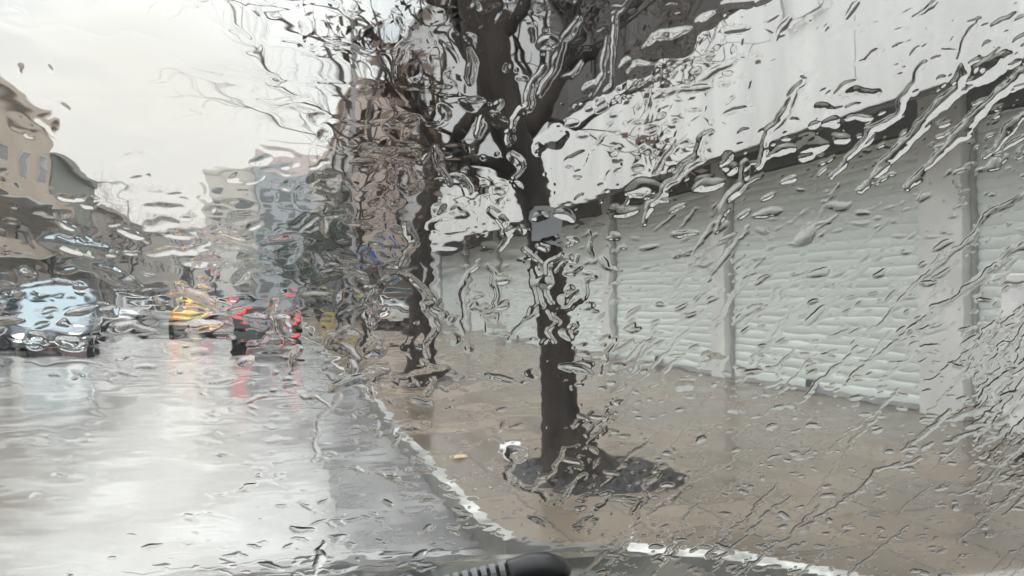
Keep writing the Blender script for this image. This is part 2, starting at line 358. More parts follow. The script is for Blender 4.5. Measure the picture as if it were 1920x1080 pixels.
# nearest tree: leaning trunk traced on the ray plane at its own distance
Y1 = 5.45
def P1(px, py, dy=0): return at_depth(px, py, Y1+dy)
b1 = (2.16, 5.45, .12)
tr = [(P1(1078,890),.34),(P1(1070,856),.225),(P1(1052,800),0.149),(P1(1048,740),0.131),(P1(1043,660),0.126),(P1(1034,560),0.124),(P1(1020,470),0.122),(P1(1008,390),0.117),(P1(985,310),0.122),(P1(955,250),0.135),(P1(935,170),0.153),(P1(915,90),0.162),(P1(900,0),0.162),(P1(885,-120),0.135),(P1(880,-260),0.099)]
lb = []
def limb(poly, r0, r1, depth, Yb, n_sub=3):
    pts = [at_depth(x, y, Yb) for x, y in poly]; return pts, r0, r1, depth, n_sub
def add_limbs(lb, specs, Yb, rnd):
    out_ = []
    for poly, r0, r1, ln, dp in specs:
        pts = [at_depth(x, y, Yb + .15*i*rnd.uniform(-1,1)) for i, (x, y) in enumerate(poly)]; k = len(pts)
        out_.append((pts, [r0 + (r1-r0)*i/(k-1) for i in range(k)]))
        for i in range(1, k):
            d = (pts[i]-pts[i-1]).normalized()
            for q in range(2):
                lb.append((pts[i], d + Vector((rnd.uniform(-.7,.7), rnd.uniform(-.6,.6), rnd.uniform(-.4,.8))), ln*rnd.uniform(.6,1), max(r1*.7,.006), dp))
        lb.append((pts[-1], pts[-1]-pts[-2], ln, r1, dp))
    return out_
rn = random.Random(3)
L1 = add_limbs(lb, [([(965,262),(1010,215),(1045,140),(1068,60),(1090,-60)],.10,.05,.8,3),
                    ([(960,240),(890,200),(855,262),(838,300)],.085,.03,.4,2),
                    ([(930,160),(870,90),(850,20),(860,-80)],.06,.03,.7,3),
                    ([(1045,140),(1120,90),(1180,20),(1260,-60)],.05,.02,.8,3),
                    ([(1005,215),(1080,240),(1150,190),(1230,150)],.03,.01,.5,3),
                    ([(990,330),(905,300),(840,290),(800,240)],.07,.03,.5,3),
                    ([(915,90),(980,20),(1000,-60)],.07,.03,.7,3)], Y1, rn)
t1 = tree('street_tree','nearest street tree with a thick dark wet trunk leaning over the pavement', b1, tr, lb, 1, M_leafb, 11)
for pts, rs in L1:
    m_ = MB().tube([p-Vector(b1) for p in pts], rs, 10, True); m_.build('limb', M_bark, t1, smooth=True)
Y2 = 12.9
b2 = (2.25, 12.9, .12)
def P2(px, py): return at_depth(px, py, Y2)
tr2 = [(P2(790,712),.33),(P2(790,690),.26),(P2(788,640),.21),(P2(785,560),.19),(P2(786,480),.18),(P2(795,400),.17),(P2(812,340),.15),(P2(800,250),.10),(P2(785,190),.08),(P2(745,150),.055),(P2(738,90),.03)]
lb = []
L2 = add_limbs(lb, [([(812,340),(870,300),(910,250),(930,180)],.10,.05,.6,1),
                    ([(788,480),(750,420),(760,380)],.06,.03,.5,1),
                    ([(800,250),(830,150),(840,40)],.05,.03,.8,2),
                    ([(745,150),(700,60),(650,-20)],.04,.02,.6,1),
                    ([(785,500),(740,470),(700,520)],.05,.02,.4,1)], Y2, rn)
t2 = tree('street_tree','second street tree with a dark trunk in front of the farther shutters', b2, tr2, lb, 0, M_leafb, 12)
for pts, rs in L2: MB().tube([p-Vector(b2) for p in pts], rs, 8, True).build('limb', M_bark, t2, smooth=True)
def generic_tree(label, x, y, h, seed, leaf=0, lm=None, dp=4, r=.14, nm='street_tree', grp='trees along the kerb'):
    rnd = random.Random(seed); trunk = []; p = Vector((x, y, .1))
    for i in range(6):
        trunk.append((p.copy(), r*(1.25 if i == 0 else 1-.1*i))); p = p + Vector((rnd.uniform(-.12,.12), rnd.uniform(-.12,.12), h*.4/5))
    top = trunk[-1][0]; limbs = []
    for i in range(6):
        a = i*1.05+rnd.uniform(-.3,.3); limbs.append((top-Vector((0,0,rnd.uniform(0,h*.12))), (math.cos(a)*.8, math.sin(a)*.8, rnd.uniform(.6,1.4)), h*rnd.uniform(.2,.3), r*.5, dp))
    return tree(nm, label, (x,y,.1), trunk, limbs, leaf, lm, seed, group=grp)
t3 = generic_tree('third street tree along the right kerb with bare twigs reaching over the road', 2.1, 20.5, 9.5, 21, dp=3, r=.08)
lb = []; rn = random.Random(9); b3 = Vector((2.1, 20.5, .1))
L3 = add_limbs(lb, [([(700,300),(660,210),(600,80),(520,40),(420,-5)],.07,.025,1.3,2), ([(690,280),(620,215),(560,190),(500,120),(455,60)],.05,.02,1.3,2),
                    ([(695,320),(640,260),(560,235),(470,190)],.045,.015,1.1,2), ([(700,300),(690,200),(720,100),(700,-20)],.07,.03,1.4,2)], 20.5, rn)
tw = MB()
for p, d, ln, r, dp in lb: branch(tw, MB(), p-b3, d, ln, r*.8, dp, rn, 0)
tw.build('twigs', M_twig, t3)
for pts, rs_ in L3: MB().tube([p-b3 for p in pts], rs_, 6, True).build('limb', M_twig, t3, smooth=True)
generic_tree('fourth street tree along the right kerb beside the parked white car', 2.2, 27.5, 8.5, 24, dp=2, r=.10)
generic_tree('dark evergreen street tree before the shop signs', 2.1, 40, 5.6, 25, 14, M_leafg, 4)
generic_tree('smaller evergreen street tree farthest along the right kerb', 2.0, 52, 6, 26, 14, M_leafg, 4)
generic_tree('tall bare purplish tree far down the left pavement', -11.3, 70, 12, 27, 3, mat('purple_brown_leaves',(.09,.06,.065),.7), 4, .2, grp='trees on the far pavement')
generic_tree('bare tree on the left pavement beside the grey green block', -11.2, 48, 7.5, 28, 2, M_leafb, 4, .14, grp='trees on the far pavement')
generic_tree('bushy tree far off at the end of the left pavement', -10.5, 110, 12, 29, 6, M_leafb, 4, .2, grp='trees on the far pavement')
# planting pits: rough dark soil and litter mounds round the trunks
def pit(label, x, y, sx, sy, seed):
    rnd = np.random.RandomState(seed); n = 26; v = []; f = []
    for j in range(n):
        for i in range(n):
            a, b = i/(n-1)*2-1, j/(n-1)*2-1; e_ = max(0, 1-(abs(a)**2.6+abs(b)**2.6)**1.5)
            v.append((a*sx, b*sy, e_*(.03+.05*rnd.rand()) - .012*(e_ <= 0)))
    for j in range(n-1):
        for i in range(n-1): f.append((j*n+i, j*n+i+1, (j+1)*n+i+1, (j+1)*n+i))
    o = MB().add(v, f).build('planting_bed', M_soil); o.location = (x, y, .124); o.rotation_euler = (0,0,.04)
    return tag(o, label, 'planting bed', 'planting beds round the trunks')
pit('square bed of dark wet soil round the nearest tree trunk', 2.24, 5.5, .62, .66, 1)
pit('square bed of dark wet soil round the second tree trunk', 2.38, 13.1, .6, .75, 2)
# litter
rnd = random.Random(5)
lit = MB(); c0 = Vector(gp(962,858,.13)+(.16,)); 
vs = []
for j in range(7):
    for i in range(8):
        a = 2*math.pi*i/8; b = math.pi*j/6; rr = .075*rnd.uniform(.6,1.3)
        vs.append((c0.x+math.cos(a)*math.sin(b)*rr*1.5, c0.y+math.sin(a)*math.sin(b)*rr, c0.z+math.cos(b)*rr*.75+.03))
lit.add(vs, [(j*8+i, j*8+(i+1)%8, (j+1)*8+(i+1)%8, (j+1)*8+i) for j in range(6) for i in range(8)])
tag(lit.build('plastic_bag', mat('white_plastic',(.85,.85,.86),.4)), 'crumpled white plastic litter beside the bed of the nearest tree', 'litter')
lf = MB(); q = gp(860,858,.13)
lf.add([(q[0]-.07,q[1],.131),(q[0],q[1]-.05,.14),(q[0]+.08,q[1],.132),(q[0]+.01,q[1]+.06,.15)], [(0,1,2,3)])
o = lf.build('fallen_leaf', mat('orange_leaf',(.55,.38,.24),.6)); sm = o.modifiers.new('s','SOLIDIFY'); sm.thickness = .003
tag(o, 'single pale orange leaf lying on the pavement near the kerb', 'leaf')
# grey reflection on the glass, modelled as a plate on the trunk
pp = P1(1012,425)
o = MB().box(-.115,.115,-.02,.0,-.125,.125).build('glass_reflection', mat('reflection_grey',(.19,.20,.21),.4), bevel=.006)
o.location = (pp.x, pp.y-.14, pp.z); tag(o, 'grey rectangular reflection on the glass, modelled on the trunk of the nearest tree', 'reflection')

cb = thing('added_cabinet', 'added white cabinet at the far right edge in front of the shutters', 'cabinet', (6.1, 4.75, .12), .05)  # made up to put white behind the splash at the right edge
MB().box(-.5,.5,-.35,.35,.08,1.42).build('body', mat('cabinet_white',(.82,.82,.82),.35), cb, bevel=.015)
MB().box(-.54,.54,-.39,.39,1.423,1.48).build('roof', mat('cabinet_white',(.82,.82,.82),.35), cb, bevel=.01); MB().box(-.46,.46,-.32,.32,0,.077).build('plinth', M_dark, cb)
for sx_ in (-1,1): MB().box(-.525,-.503,min(sx_*.01,sx_*.31),max(sx_*.01,sx_*.31),.15,1.36).build('door', mat('cabinet_white',(.82,.82,.82),.35), cb, bevel=.004)
hz = MB().box(-60,60,-3,215,-1.2,42).build('haze', M_dark); hm = bpy.data.materials.new('haze_air'); hm.use_nodes = True; ht = hm.node_tree
for n_ in list(ht.nodes):
    if n_.type != 'OUTPUT_MATERIAL': ht.nodes.remove(n_)
pv = ht.nodes.new('ShaderNodeVolumePrincipled'); pv.inputs['Density'].default_value = .0018; pv.inputs['Color'].default_value = (.9,.91,.92,1); pv.inputs['Anisotropy'].default_value = .2
ht.links.new(pv.outputs[0], [x for x in ht.nodes if x.type == 'OUTPUT_MATERIAL'][0].inputs['Volume']); hz.data.materials.clear(); hz.data.materials.append(hm)
tag(hz, 'pale rain mist filling the street', 'haze', kind='stuff')
# poles
def lamp(label, x, y, h):
    t = thing('street_lamp', label, 'street lamp', (x,y,.12))
    MB().tube([(0,0,0),(0,0,.5),(0,0,.52),(0,0,h)], [.085,.085,.06,.045], 10).build('pole', mat('pole_grey',(.16,.16,.165),.5), t, smooth=True)
    MB().tube([(0,0,h-.1),(-.3,0,h+.25),(-1.3,0,h+.4)], .03, 8).build('arm', mat('pole_grey',(.16,.16,.165),.5), t)
    MB().box(-1.9,-1.25,-.1,.1,h+.36,h+.46).build('lamp_head', mat('pole_grey',(.16,.16,.165),.5), t, bevel=.03)
lamp('grey street lamp post standing at the right kerb beyond the second tree', 1.55, 17.6, 7.4)
lamp('grey street lamp post far down the left pavement', -9.0, 55, 8)
ts = thing('traffic_light', 'traffic light showing red above the queue of cars', 'traffic light', (-4.3, 60, .0))
MB().tube([(0,0,0),(0,0,4.6)], .06, 8).build('pole', M_dark, ts)
MB().box(-.2,.2,-.18,.12,2.9,3.95).build('housing', M_dark, ts, bevel=.03)
MB().tube([(0,-.185,3.7),(0,-.24,3.7)], .17, 14).build('red_lamp', M_red, ts)
MB().tube([(0,-.185,3.4),(0,-.2,3.4)], .12, 12).build('amber_lamp', M_dark, ts); MB().tube([(0,-.185,3.1),(0,-.2,3.1)], .12, 12).build('green_lamp', M_dark, ts)
bn = thing('litter_bin', 'yellow litter bin with dark lid standing near the right kerb', 'bin', (2.1, 33.5, .12))
MB().tube([(0,0,0),(0,0,.8)], [.2,.25], 14).build('drum', mat('bin_yellow',(.42,.35,.12),.5), bn); MB().tube([(0,0,.803),(0,0,.9),(0,0,.97)], [.27,.24,.12], 14).build('lid', M_dark, bn)

# ------------------------------------------------------------------ cars
M_wscreen = mat('sky_tinted_glass', (.16,.26,.29), .05, .1, 1, ior=2.6)  # pale blue of the reflected sky is put into the glass colour
def make_car(label, m, loc, rz, lights='rear', cat='car', on=True, group='cars on the wet road', H=1.45, W=.88, Ln=4.3, name='car', roof_m=None, front_on=False):
    c = thing(name, label, cat, loc, rz, group)
    y0, y1 = -Ln/2, Ln/2
    st = [(y0,.72,.38,.72),(y0+.06,.84,.30,.86),(y0+.5,W,.24,.95),(y0+1.2,W,.22,.94),(-.2,W,.22,.93),(y1-1.35,W,.22,.93),(y1-.7,W,.24,.86),(y1-.15,.82,.28,.74),(y1,.68,.36,.62)]
    rings = []
    for y, w_, zl, zh in st:
        zm = (zl+zh)/2
        rings.append([(-w_*.92,y,zl),(-w_,y,zl+.12),(-w_*1.0,y,zm),(-w_*.97,y,zh-.1),(-w_*.86,y,zh),(0,y,zh+.035),(w_*.86,y,zh),(w_*.97,y,zh-.1),(w_,y,zm),(w_,y,zl+.12),(w_*.92,y,zl)])
    MB().loft(rings).build('body', m, c, smooth=True)
    def sec(y, wb, z, wt=None): return (y, wb, z)
    a, b, d, e_ = y0+.35, y0+1.0, y1-2.05, y1-1.2   # rear base, rear top, front top, front base
    zb, zt = .93, H
    wb, wt = W*.87, W*.70
    gh = MB(); gh.add([(-wb,a,zb),(wb,a,zb),(wb,e_,zb),(-wb,e_,zb),(-wt,b,zt-.03),(wt,b,zt-.03),(wt,d,zt-.03),(-wt,d,zt-.03)],
        [(0,1,5,4),(1,2,6,5),(2,3,7,6),(3,0,4,7),(4,5,6,7)]); gh.build('cabin_glass', M_wscreen if front_on else M_carglass, c)
    MB().loft([[(-wt*.96,b-.12,zt-.04),(wt*.96,b-.12,zt-.04),(wt*.96,b-.12,zt-.02),(-wt*.96,b-.12,zt-.02)],[(-wt*1.03,b+.15,zt-.03),(wt*1.03,b+.15,zt-.03),(wt*.9,b+.15,zt+.03),(-wt*.9,b+.15,zt+.03)],
        [(-wt*1.03,d-.15,zt-.03),(wt*1.03,d-.15,zt-.03),(wt*.9,d-.15,zt+.03),(-wt*.9,d-.15,zt+.03)],[(-wt*.96,d+.1,zt-.05),(wt*.96,d+.1,zt-.05),(wt*.9,d+.1,zt-.02),(-wt*.9,d+.1,zt-.02)]]).build('roof', roof_m or m, c, smooth=False)
    for s in (-1, 1):
        for (ya, za, yb_, zb_, wa, wb_) in ((a,zb,b,zt-.02,wb,wt),(e_,zb,d,zt-.02,wb,wt),(-.1,zb,-.15,zt-.02,wb,wt)):
            MB().tube([(s*(wa+.005),ya,za),(s*(wb_+.005),yb_,zb_)], .035, 6).build('pillar', m, c)
        for yy in (y0+.78, y1-.8):
            wh = MB().tube([(s*(W-.2),yy,.315),(s*(W+.01),yy,.315)], .315, 20).build('wheel', M_tyre, c)
            MB().tube([(s*(W+.011),yy,.315),(s*(W+.022),yy,.315)], .2, 14).build('rim', M_rim, wh)
        MB().box(min(s*(W+.02),s*(W+.2)),max(s*(W+.02),s*(W+.2)),y1-1.72,y1-1.58,.95,1.09).build('mirror', m, c, bevel=.03)
        MB().box(min(s*.5,s*.80),max(s*.5,s*.80),y0-.01,y0+.1,.66,.82).build('tail_lamp', M_red if (lights == 'rear' and on) else M_redoff, c, bevel=.02)
        MB().box(min(s*.46,s*.74),max(s*.46,s*.74),y1-.13,y1+.02,.58,.70).build('headlight', M_head if front_on else mat('head_lamp_off',(.6,.62,.62),.15), c, bevel=.02)
    MB().box(-.26,.26,y0-.035,y0-.005,.47,.59).build('number_plate', M_plate, c)
    MB().box(-.26,.26,y1+.005,y1+.03,.38,.50).build('number_plate', M_plate, c)
    MB().box(-.78,.78,y0-.02,y0+.12,.26,.42).build('bumper', M_dark, c, bevel=.03)
    MB().box(-.66,.66,y1-.12,y1+.01,.24,.36).build('bumper', M_dark, c, bevel=.03)
    MB().box(-.42,.42,y1-.1,y1+.012,.40,.56).build('grille', M_dark, c, bevel=.01)
    if on and lights == 'rear': MB().box(-.16,.16,b-.3,b-.26,zt-.14,zt-.10).build('brake_light', M_red, c)
    return c
PI = math.pi
make_car('dark slate car with sky tinted glass coming towards us on the left with headlights lit', paint('dark_slate_paint',(.10,.125,.155)), (-5.9,25,0), PI+.12, 'front', front_on=True, H=1.55, W=.95)
make_car('white silver car coming towards us farther down the left lane', paint('silver_paint',(.5,.5,.5)), (-5.7,38,0), PI-.45, 'front', H=1.5)
make_car('dark car parked at the left pavement behind the slate car', paint('dark_paint',(.03,.035,.045)), (-7.6,24.6,0), PI, 'front', group='cars parked on the left')
make_car('small red car parked at the left pavement', paint('red_paint',(.35,.03,.03)), (-7.7,31,0), PI, 'front', group='cars parked on the left')
make_car('white van like car parked far along the left pavement', paint('white_paint',(.6,.6,.6)), (-7.6,47,0), PI, 'front', H=1.75, group='cars parked on the left')
tx = make_car('yellow taxi in the middle of the road', paint('taxi_yellow',(.62,.47,.07)), (-3.25,34.5,0), .12, 'rear', cat='taxi', group='cars in the queue', name='taxi')
o = MB().box(-.3,.3,-.1,.1,1.48,1.62).build('roof_sign', M_amber, tx, bevel=.02)
make_car('dark green grey car with brake lights lit directly ahead of us', paint('dark_green_paint',(.03,.045,.045)), (-.2,23.8,0), 0, 'rear', group='cars in the queue', H=1.5)
make_car('silver car with brake lights lit between the taxi and the dark car', paint('silver_paint',(.5,.5,.5)), (-1.75,33,0), .02, 'rear', group='cars in the queue')
make_car('grey car farther up the queue with brake lights lit', paint('grey_paint',(.2,.21,.22)), (-.4,42,0), 0, 'rear', group='cars in the queue')
make_car('dark red car farther ahead in the queue', paint('dark_red_paint',(.2,.02,.02)), (-3.4,52,0), 0, 'rear', group='cars in the queue')
make_car('white car parked on the right beyond the second tree', paint('white_paint',(.6,.6,.6)), (4.5,34.5,.12), .1, 'rear', on=False, group='cars parked on the right', H=1.5)
make_car('dark blue car parked on the right farther along', paint('dark_blue_paint',(.04,.06,.12)), (5.2,40.5,.12), .0, 'rear', on=False, group='cars parked on the right')

# ------------------------------------------------------------------ our car: windscreen, bonnet, wiper; rain water on the glass
own = thing('car', 'the car we sit in with its rain covered windscreen and ribbed black wiper tip', 'car', (0, 1.2, .0))
A = R(54); PG = np.array([0.36, 0.60, 1.4]); UV = np.array([1.0, 0, 0]); VV = np.array([0, -math.cos(A), math.sin(A)]); NN = np.array([0, math.sin(A), math.cos(A)])
def gw(u, v, h): return PG + u*UV + v*VV + h*NN
def slab(name, m, u0, u1, v0, v1, h0, h1, par):
    q = [gw(u0,v0,h0), gw(u1,v0,h0), gw(u1,v1,h0), gw(u0,v1,h0), gw(u0,v0,h1), gw(u1,v0,h1), gw(u1,v1,h1), gw(u0,v1,h1)]
    o = MB().add(q, [(1,2,3,0),(7,6,5,4),(4,5,1,0),(5,6,2,1),(6,7,3,2),(7,4,0,3)]).build(name, m, par)
    if par: o.location = (-par.location.x, -par.location.y, -par.location.z)
    return o
M_glass = glassmat('windscreen_glass', 1.5, 0, (.985, .992, .985))
M_water = glassmat('rain_water', 1.33)
GU0, GU1, GV0, GV1 = -1.05, 1.10, -.60, .40
if RAIN:
    slab('windscreen', M_glass, GU0, GU1, GV0, GV1, -.005, -.0005, own)
bon = [gw(u, GV0-.02, -.05) for u in (GU0, GU1)]
rings = []
for y, z, hw in ((bon[0][1]+.02, bon[0][2]-.06, .98), (1.4, .86, 1.0), (1.8, .80, 1.0), (2.1, .72, .96), (2.22, .58, .9)):
    rings.append([(-.05-hw, y, z-.10), (-.05-hw*.96, y, z-.03), (-.05-hw*.5, y, z), (-.05, y, z+.012), (-.05+hw*.5, y, z), (-.05+hw*.96, y, z-.03), (-.05+hw, y, z-.10), (-.05, y, z-.16)])
o = MB().loft(rings).build('bonnet', paint('bonnet_paint', (.02,.028,.026)), own, smooth=True); o.location = (0, -1.2, 0)
# unseen dashboard, roof and rear wall of our cabin, added to shade the glass
o = MB().box(-1.25,1.6,-1.7,.33,1.79,1.86).build('roof', mat('headliner',(.08,.08,.085),.9), own, bevel=.02); o.location = (0,-1.2,0)
o = MB().box(-1.25,1.6,-1.76,-1.703,.3,1.85).build('rear_shade_wall', mat('headliner',(.08,.08,.085),.9), own); o.location = (0,-1.2,0)
d0 = gw(0, GV0+.03, -.04)
o = MB().box(-1.25, 1.6, -1.0, d0[1]-.02, .72, d0[2]-.06).build('dashboard', M_black, own, bevel=.03); o.location = (0,-1.2,0)

# wiper tip lying on the glass
def px_uv(px, py):
    px = np.asarray(px, float); py = np.asarray(py, float)
    r, u, f = px-960, 540-py, F
    f2 = f*math.cos(PITCH)-u*math.sin(PITCH); u2 = f*math.sin(PITCH)+u*math.cos(PITCH)
    d = np.stack([r*math.cos(YAW)+f2*math.sin(YAW), f2*math.cos(YAW)-r*math.sin(YAW), u2], -1)
    c = np.array(CAM); t = ((PG-c)@NN)/(d@NN); p = c + d*t[..., None] - PG
    return p@UV, p@VV
def uv_px(u, v):
    p = PG - np.array(CAM) + u[..., None]*UV + v[..., None]*VV
    X = p[..., 0]*math.cos(YAW) - p[..., 1]*math.sin(YAW); Yf = p[..., 0]*math.sin(YAW) + p[..., 1]*math.cos(YAW); Z = p[..., 2]
    ff = Yf*math.cos(PITCH) + Z*math.sin(PITCH); uu = -Yf*math.sin(PITCH) + Z*math.cos(PITCH)
    return 960 + F*X/ff, 540 - F*uu/ff
def wp(px, py, h):
    u, v = px_uv(px, py); return Vector(gw(float(u), float(v), h))
hh = .012
wpth = [(1052,1071),(1030,1066),(985,1066),(945,1072)]
wr = [.012,.0165,.016,.0115]
W0 = [wp(1070,1086,hh), wp(1065,1084,hh), wp(1052,1081,hh), wp(1028,1079,hh), wp(995,1080,hh), wp(966,1085,hh), wp(956,1087,hh)]
o = MB().tube(W0, [.003,.009,.0145,.0175,.0165,.0135,.0125], 24).build('wiper_tip', M_black, own, smooth=True); o.location = (0,-1.2,0)
for k in range(7):
    a_ = wp(951-k*17, 1087.5+k*4.2, hh); b_ = wp(941-k*17, 1090+k*4.2, hh)
    o = MB().tube([a_, b_], .0125, 18).build('wiper_rib', mat('rib_grey', (.16,.165,.17), .35), own, smooth=False); o.location = (0,-1.2,0)
o = MB().tube([wp(958,1086,hh), wp(700,1150,hh)], .0095, 14).build('wiper_neck', mat('neck_black', (.004,.004,.004), .6), own, smooth=True); o.location = (0,-1.2,0)

if RAIN:
    rs = np.random.RandomState(42)
    DX = .00078
    hu0, hu1, hv0, hv1 = -.61, .69, -.51, .30
    us = np.arange(hu0, hu1, DX); vv_ = np.arange(hv0, hv1, DX*1.05)
    # coarse margins outside the finely built part
    usx = np.concatenate([np.linspace(GU0+.01, hu0, 60)[:-1], us, np.linspace(hu1, GU1-.01, 20)])
    vsx = np.concatenate([np.linspace(GV0+.005, hv0, 8)[:-1], vv_, np.linspace(hv1, GV1-.005, 14)])
    UU, VG = np.meshgrid(usx, vsx); NY, NX = UU.shape
    PX, PY = uv_px(UU, VG)
    def vnoise(x, y, seed):
        r_ = np.random.RandomState(seed); T = r_.rand(256, 256)*2-1
        xi = np.floor(x).astype(int); yi = np.floor(y).astype(int); fx = x-xi; fy = y-yi
        fx = fx*fx*fx*(fx*(fx*6-15)+10); fy = fy*fy*fy*(fy*(fy*6-15)+10)
        g_ = lambda i, j: T[(yi+j) % 256, (xi+i) % 256]
        return (g_(0,0)*(1-fx)+g_(1,0)*fx)*(1-fy) + (g_(0,1)*(1-fx)+g_(1,1)*fx)*fy
    def ss(a, b, x):
        t = np.clip((x-a)/(b-a), 0, 1); return t*t*(3-2*t)
    # metres along the glass (u,v) drive the film; wX/wY are warped pixels for irregular outlines
    n1 = vnoise(UU/.011, VG/.008, 1); n2 = vnoise(UU/.011+50, VG/.008+9, 2); n3 = vnoise(UU/.0035, VG/.0035, 3); n4 = vnoise(UU/.0035+31, VG/.0035+7, 4)
    WX = PX + n1*5 + n3*2.0; WY = PY + n2*4 + n4*1.4
    left = 1-ss(560, 860, PX); mid = ss(380, 600, PX)*(1-ss(1050, 1200, PX)); right = ss(1050, 1200, PX)
    band = ss(250, 400, PY)*(1-ss(640, 760, PY))
    low = ss(680, 800, PY)
    skyl = left*(1-ss(180, 330, PY))
    Hf = np.zeros_like(UU)
    # running film, ripples drawn out along u
    Hf += (left*.00045+.00006)*vnoise(UU/.075, VG/.040, 5)*(1-.55*low)
    Hf += (left*.00015+mid*.00004)*vnoise(UU/.034, VG/.014, 6)*(1-.65*low)
    f7 = vnoise(UU/.016, VG/.006, 7)
    Hf += (left*(.000025+.00003*band)+mid*.00004*(.4+band)+.000008)*f7
    Hf += (left*.000012+mid*.00002)*band*vnoise(UU/.006, VG/.003, 8)
    # thin crests of the flowing film
    rd = 1-np.abs(vnoise(UU/.09+n1*.10, VG/.022+n2*.15, 9)); Hf += .00010*left*(.6+.6*skyl)*np.exp(-((1-rd)/.06)**2)
    rd2 = 1-np.abs(vnoise(UU/.030+n1*.2, VG/.022+n2*.2, 10)); m5 = ss(420, 520, PX)*(1-ss(840, 900, PX))*(1-ss(600, 720, PY))
    Hf += .00013*m5*np.exp(-((1-rd2)/.10)**2)
    Hf += .00005*m5*np.abs(vnoise(UU/.02+n2*.3, VG/.015, 12))
    D = np.zeros_like(UU)
    def window(px, py, rpx):
        c_ = px_uv([px-rpx, px+rpx, px-rpx, px+rpx], [py-rpx, py-rpx, py+rpx, py+rpx])
        i0, i1 = np.searchsorted(usx, [c_[0].min(), c_[0].max()]); j0, j1 = np.searchsorted(vsx, [c_[1].min(), c_[1].max()])
        return slice(max(j0,0), min(j1+1,NY)), slice(max(i0,0), min(i1+1,NX))
    def tscale(px, py):
        u_, v_ = px_uv(px, py); return float(np.linalg.norm(gw(float(u_), float(v_), 0)-np.array(CAM)))/.62
    def drop(px, py, a, b, ang, H, pw=.85, warp=1.0):
        sl = window(px, py, max(a, b)*1.35+6)
        X = PX[sl]+(WX[sl]-PX[sl])*warp-px; Y = PY[sl]+(WY[sl]-PY[sl])*warp-py
        if X.size == 0: return
        ca, sa = math.cos(ang), math.sin(ang); H = H*tscale(px, py)
        x = (X*ca-Y*sa)/a; y = (X*sa+Y*ca)/b; th = np.arctan2(y, x); ph = rs.rand()*6.28
        r_ = np.sqrt(x*x+y*y)*(1+.13*np.sin(2*th+ph)+.09*np.sin(3*th+ph*2))
        h_ = H*np.clip(1-r_*r_, 0, 1)**pw
        D[sl] = np.maximum(D[sl], h_)
    def stream(pts, wd, H, taper=.5, pw=.9, warp=1.0, wob=.35):
        P_ = np.array(pts, float); k = len(P_); ph = rs.rand()*6.28
        tot = np.sum(np.hypot(*(P_[1:]-P_[:-1]).T)); acc = 0
        for i in range(k-1):
            (x0, y0), (x1, y1) = P_[i], P_[i+1]; ln = math.hypot(x1-x0, y1-y0)+1e-6
            cx_, cy_ = (x0+x1)/2, (y0+y1)/2; sl = window(cx_, cy_, ln/2+wd*1.6+8)
            X = PX[sl]+(WX[sl]-PX[sl])*warp; Y = PY[sl]+(WY[sl]-PY[sl])*warp
            if X.size == 0: acc += ln; continue
            t = np.clip(((X-x0)*(x1-x0)+(Y-y0)*(y1-y0))/(ln*ln), 0, 1)
            d_ = np.hypot(X-x0-t*(x1-x0), Y-y0-t*(y1-y0)); s_ = (acc+t*ln)/tot
            w_ = wd*(1-taper*np.abs(s_-.35)*1.2)*(1+wob*np.sin((acc+t*ln)/9+ph)*.5+wob*.5*np.sin((acc+t*ln)/23+ph*3))
            w_ = np.maximum(w_, 1.0); ts = tscale(cx_, cy_)**.35
            D[sl] = np.maximum(D[sl], H*ts*(w_/wd)*np.clip(1-(d_/w_)**2, 0, 1)**pw); acc += ln
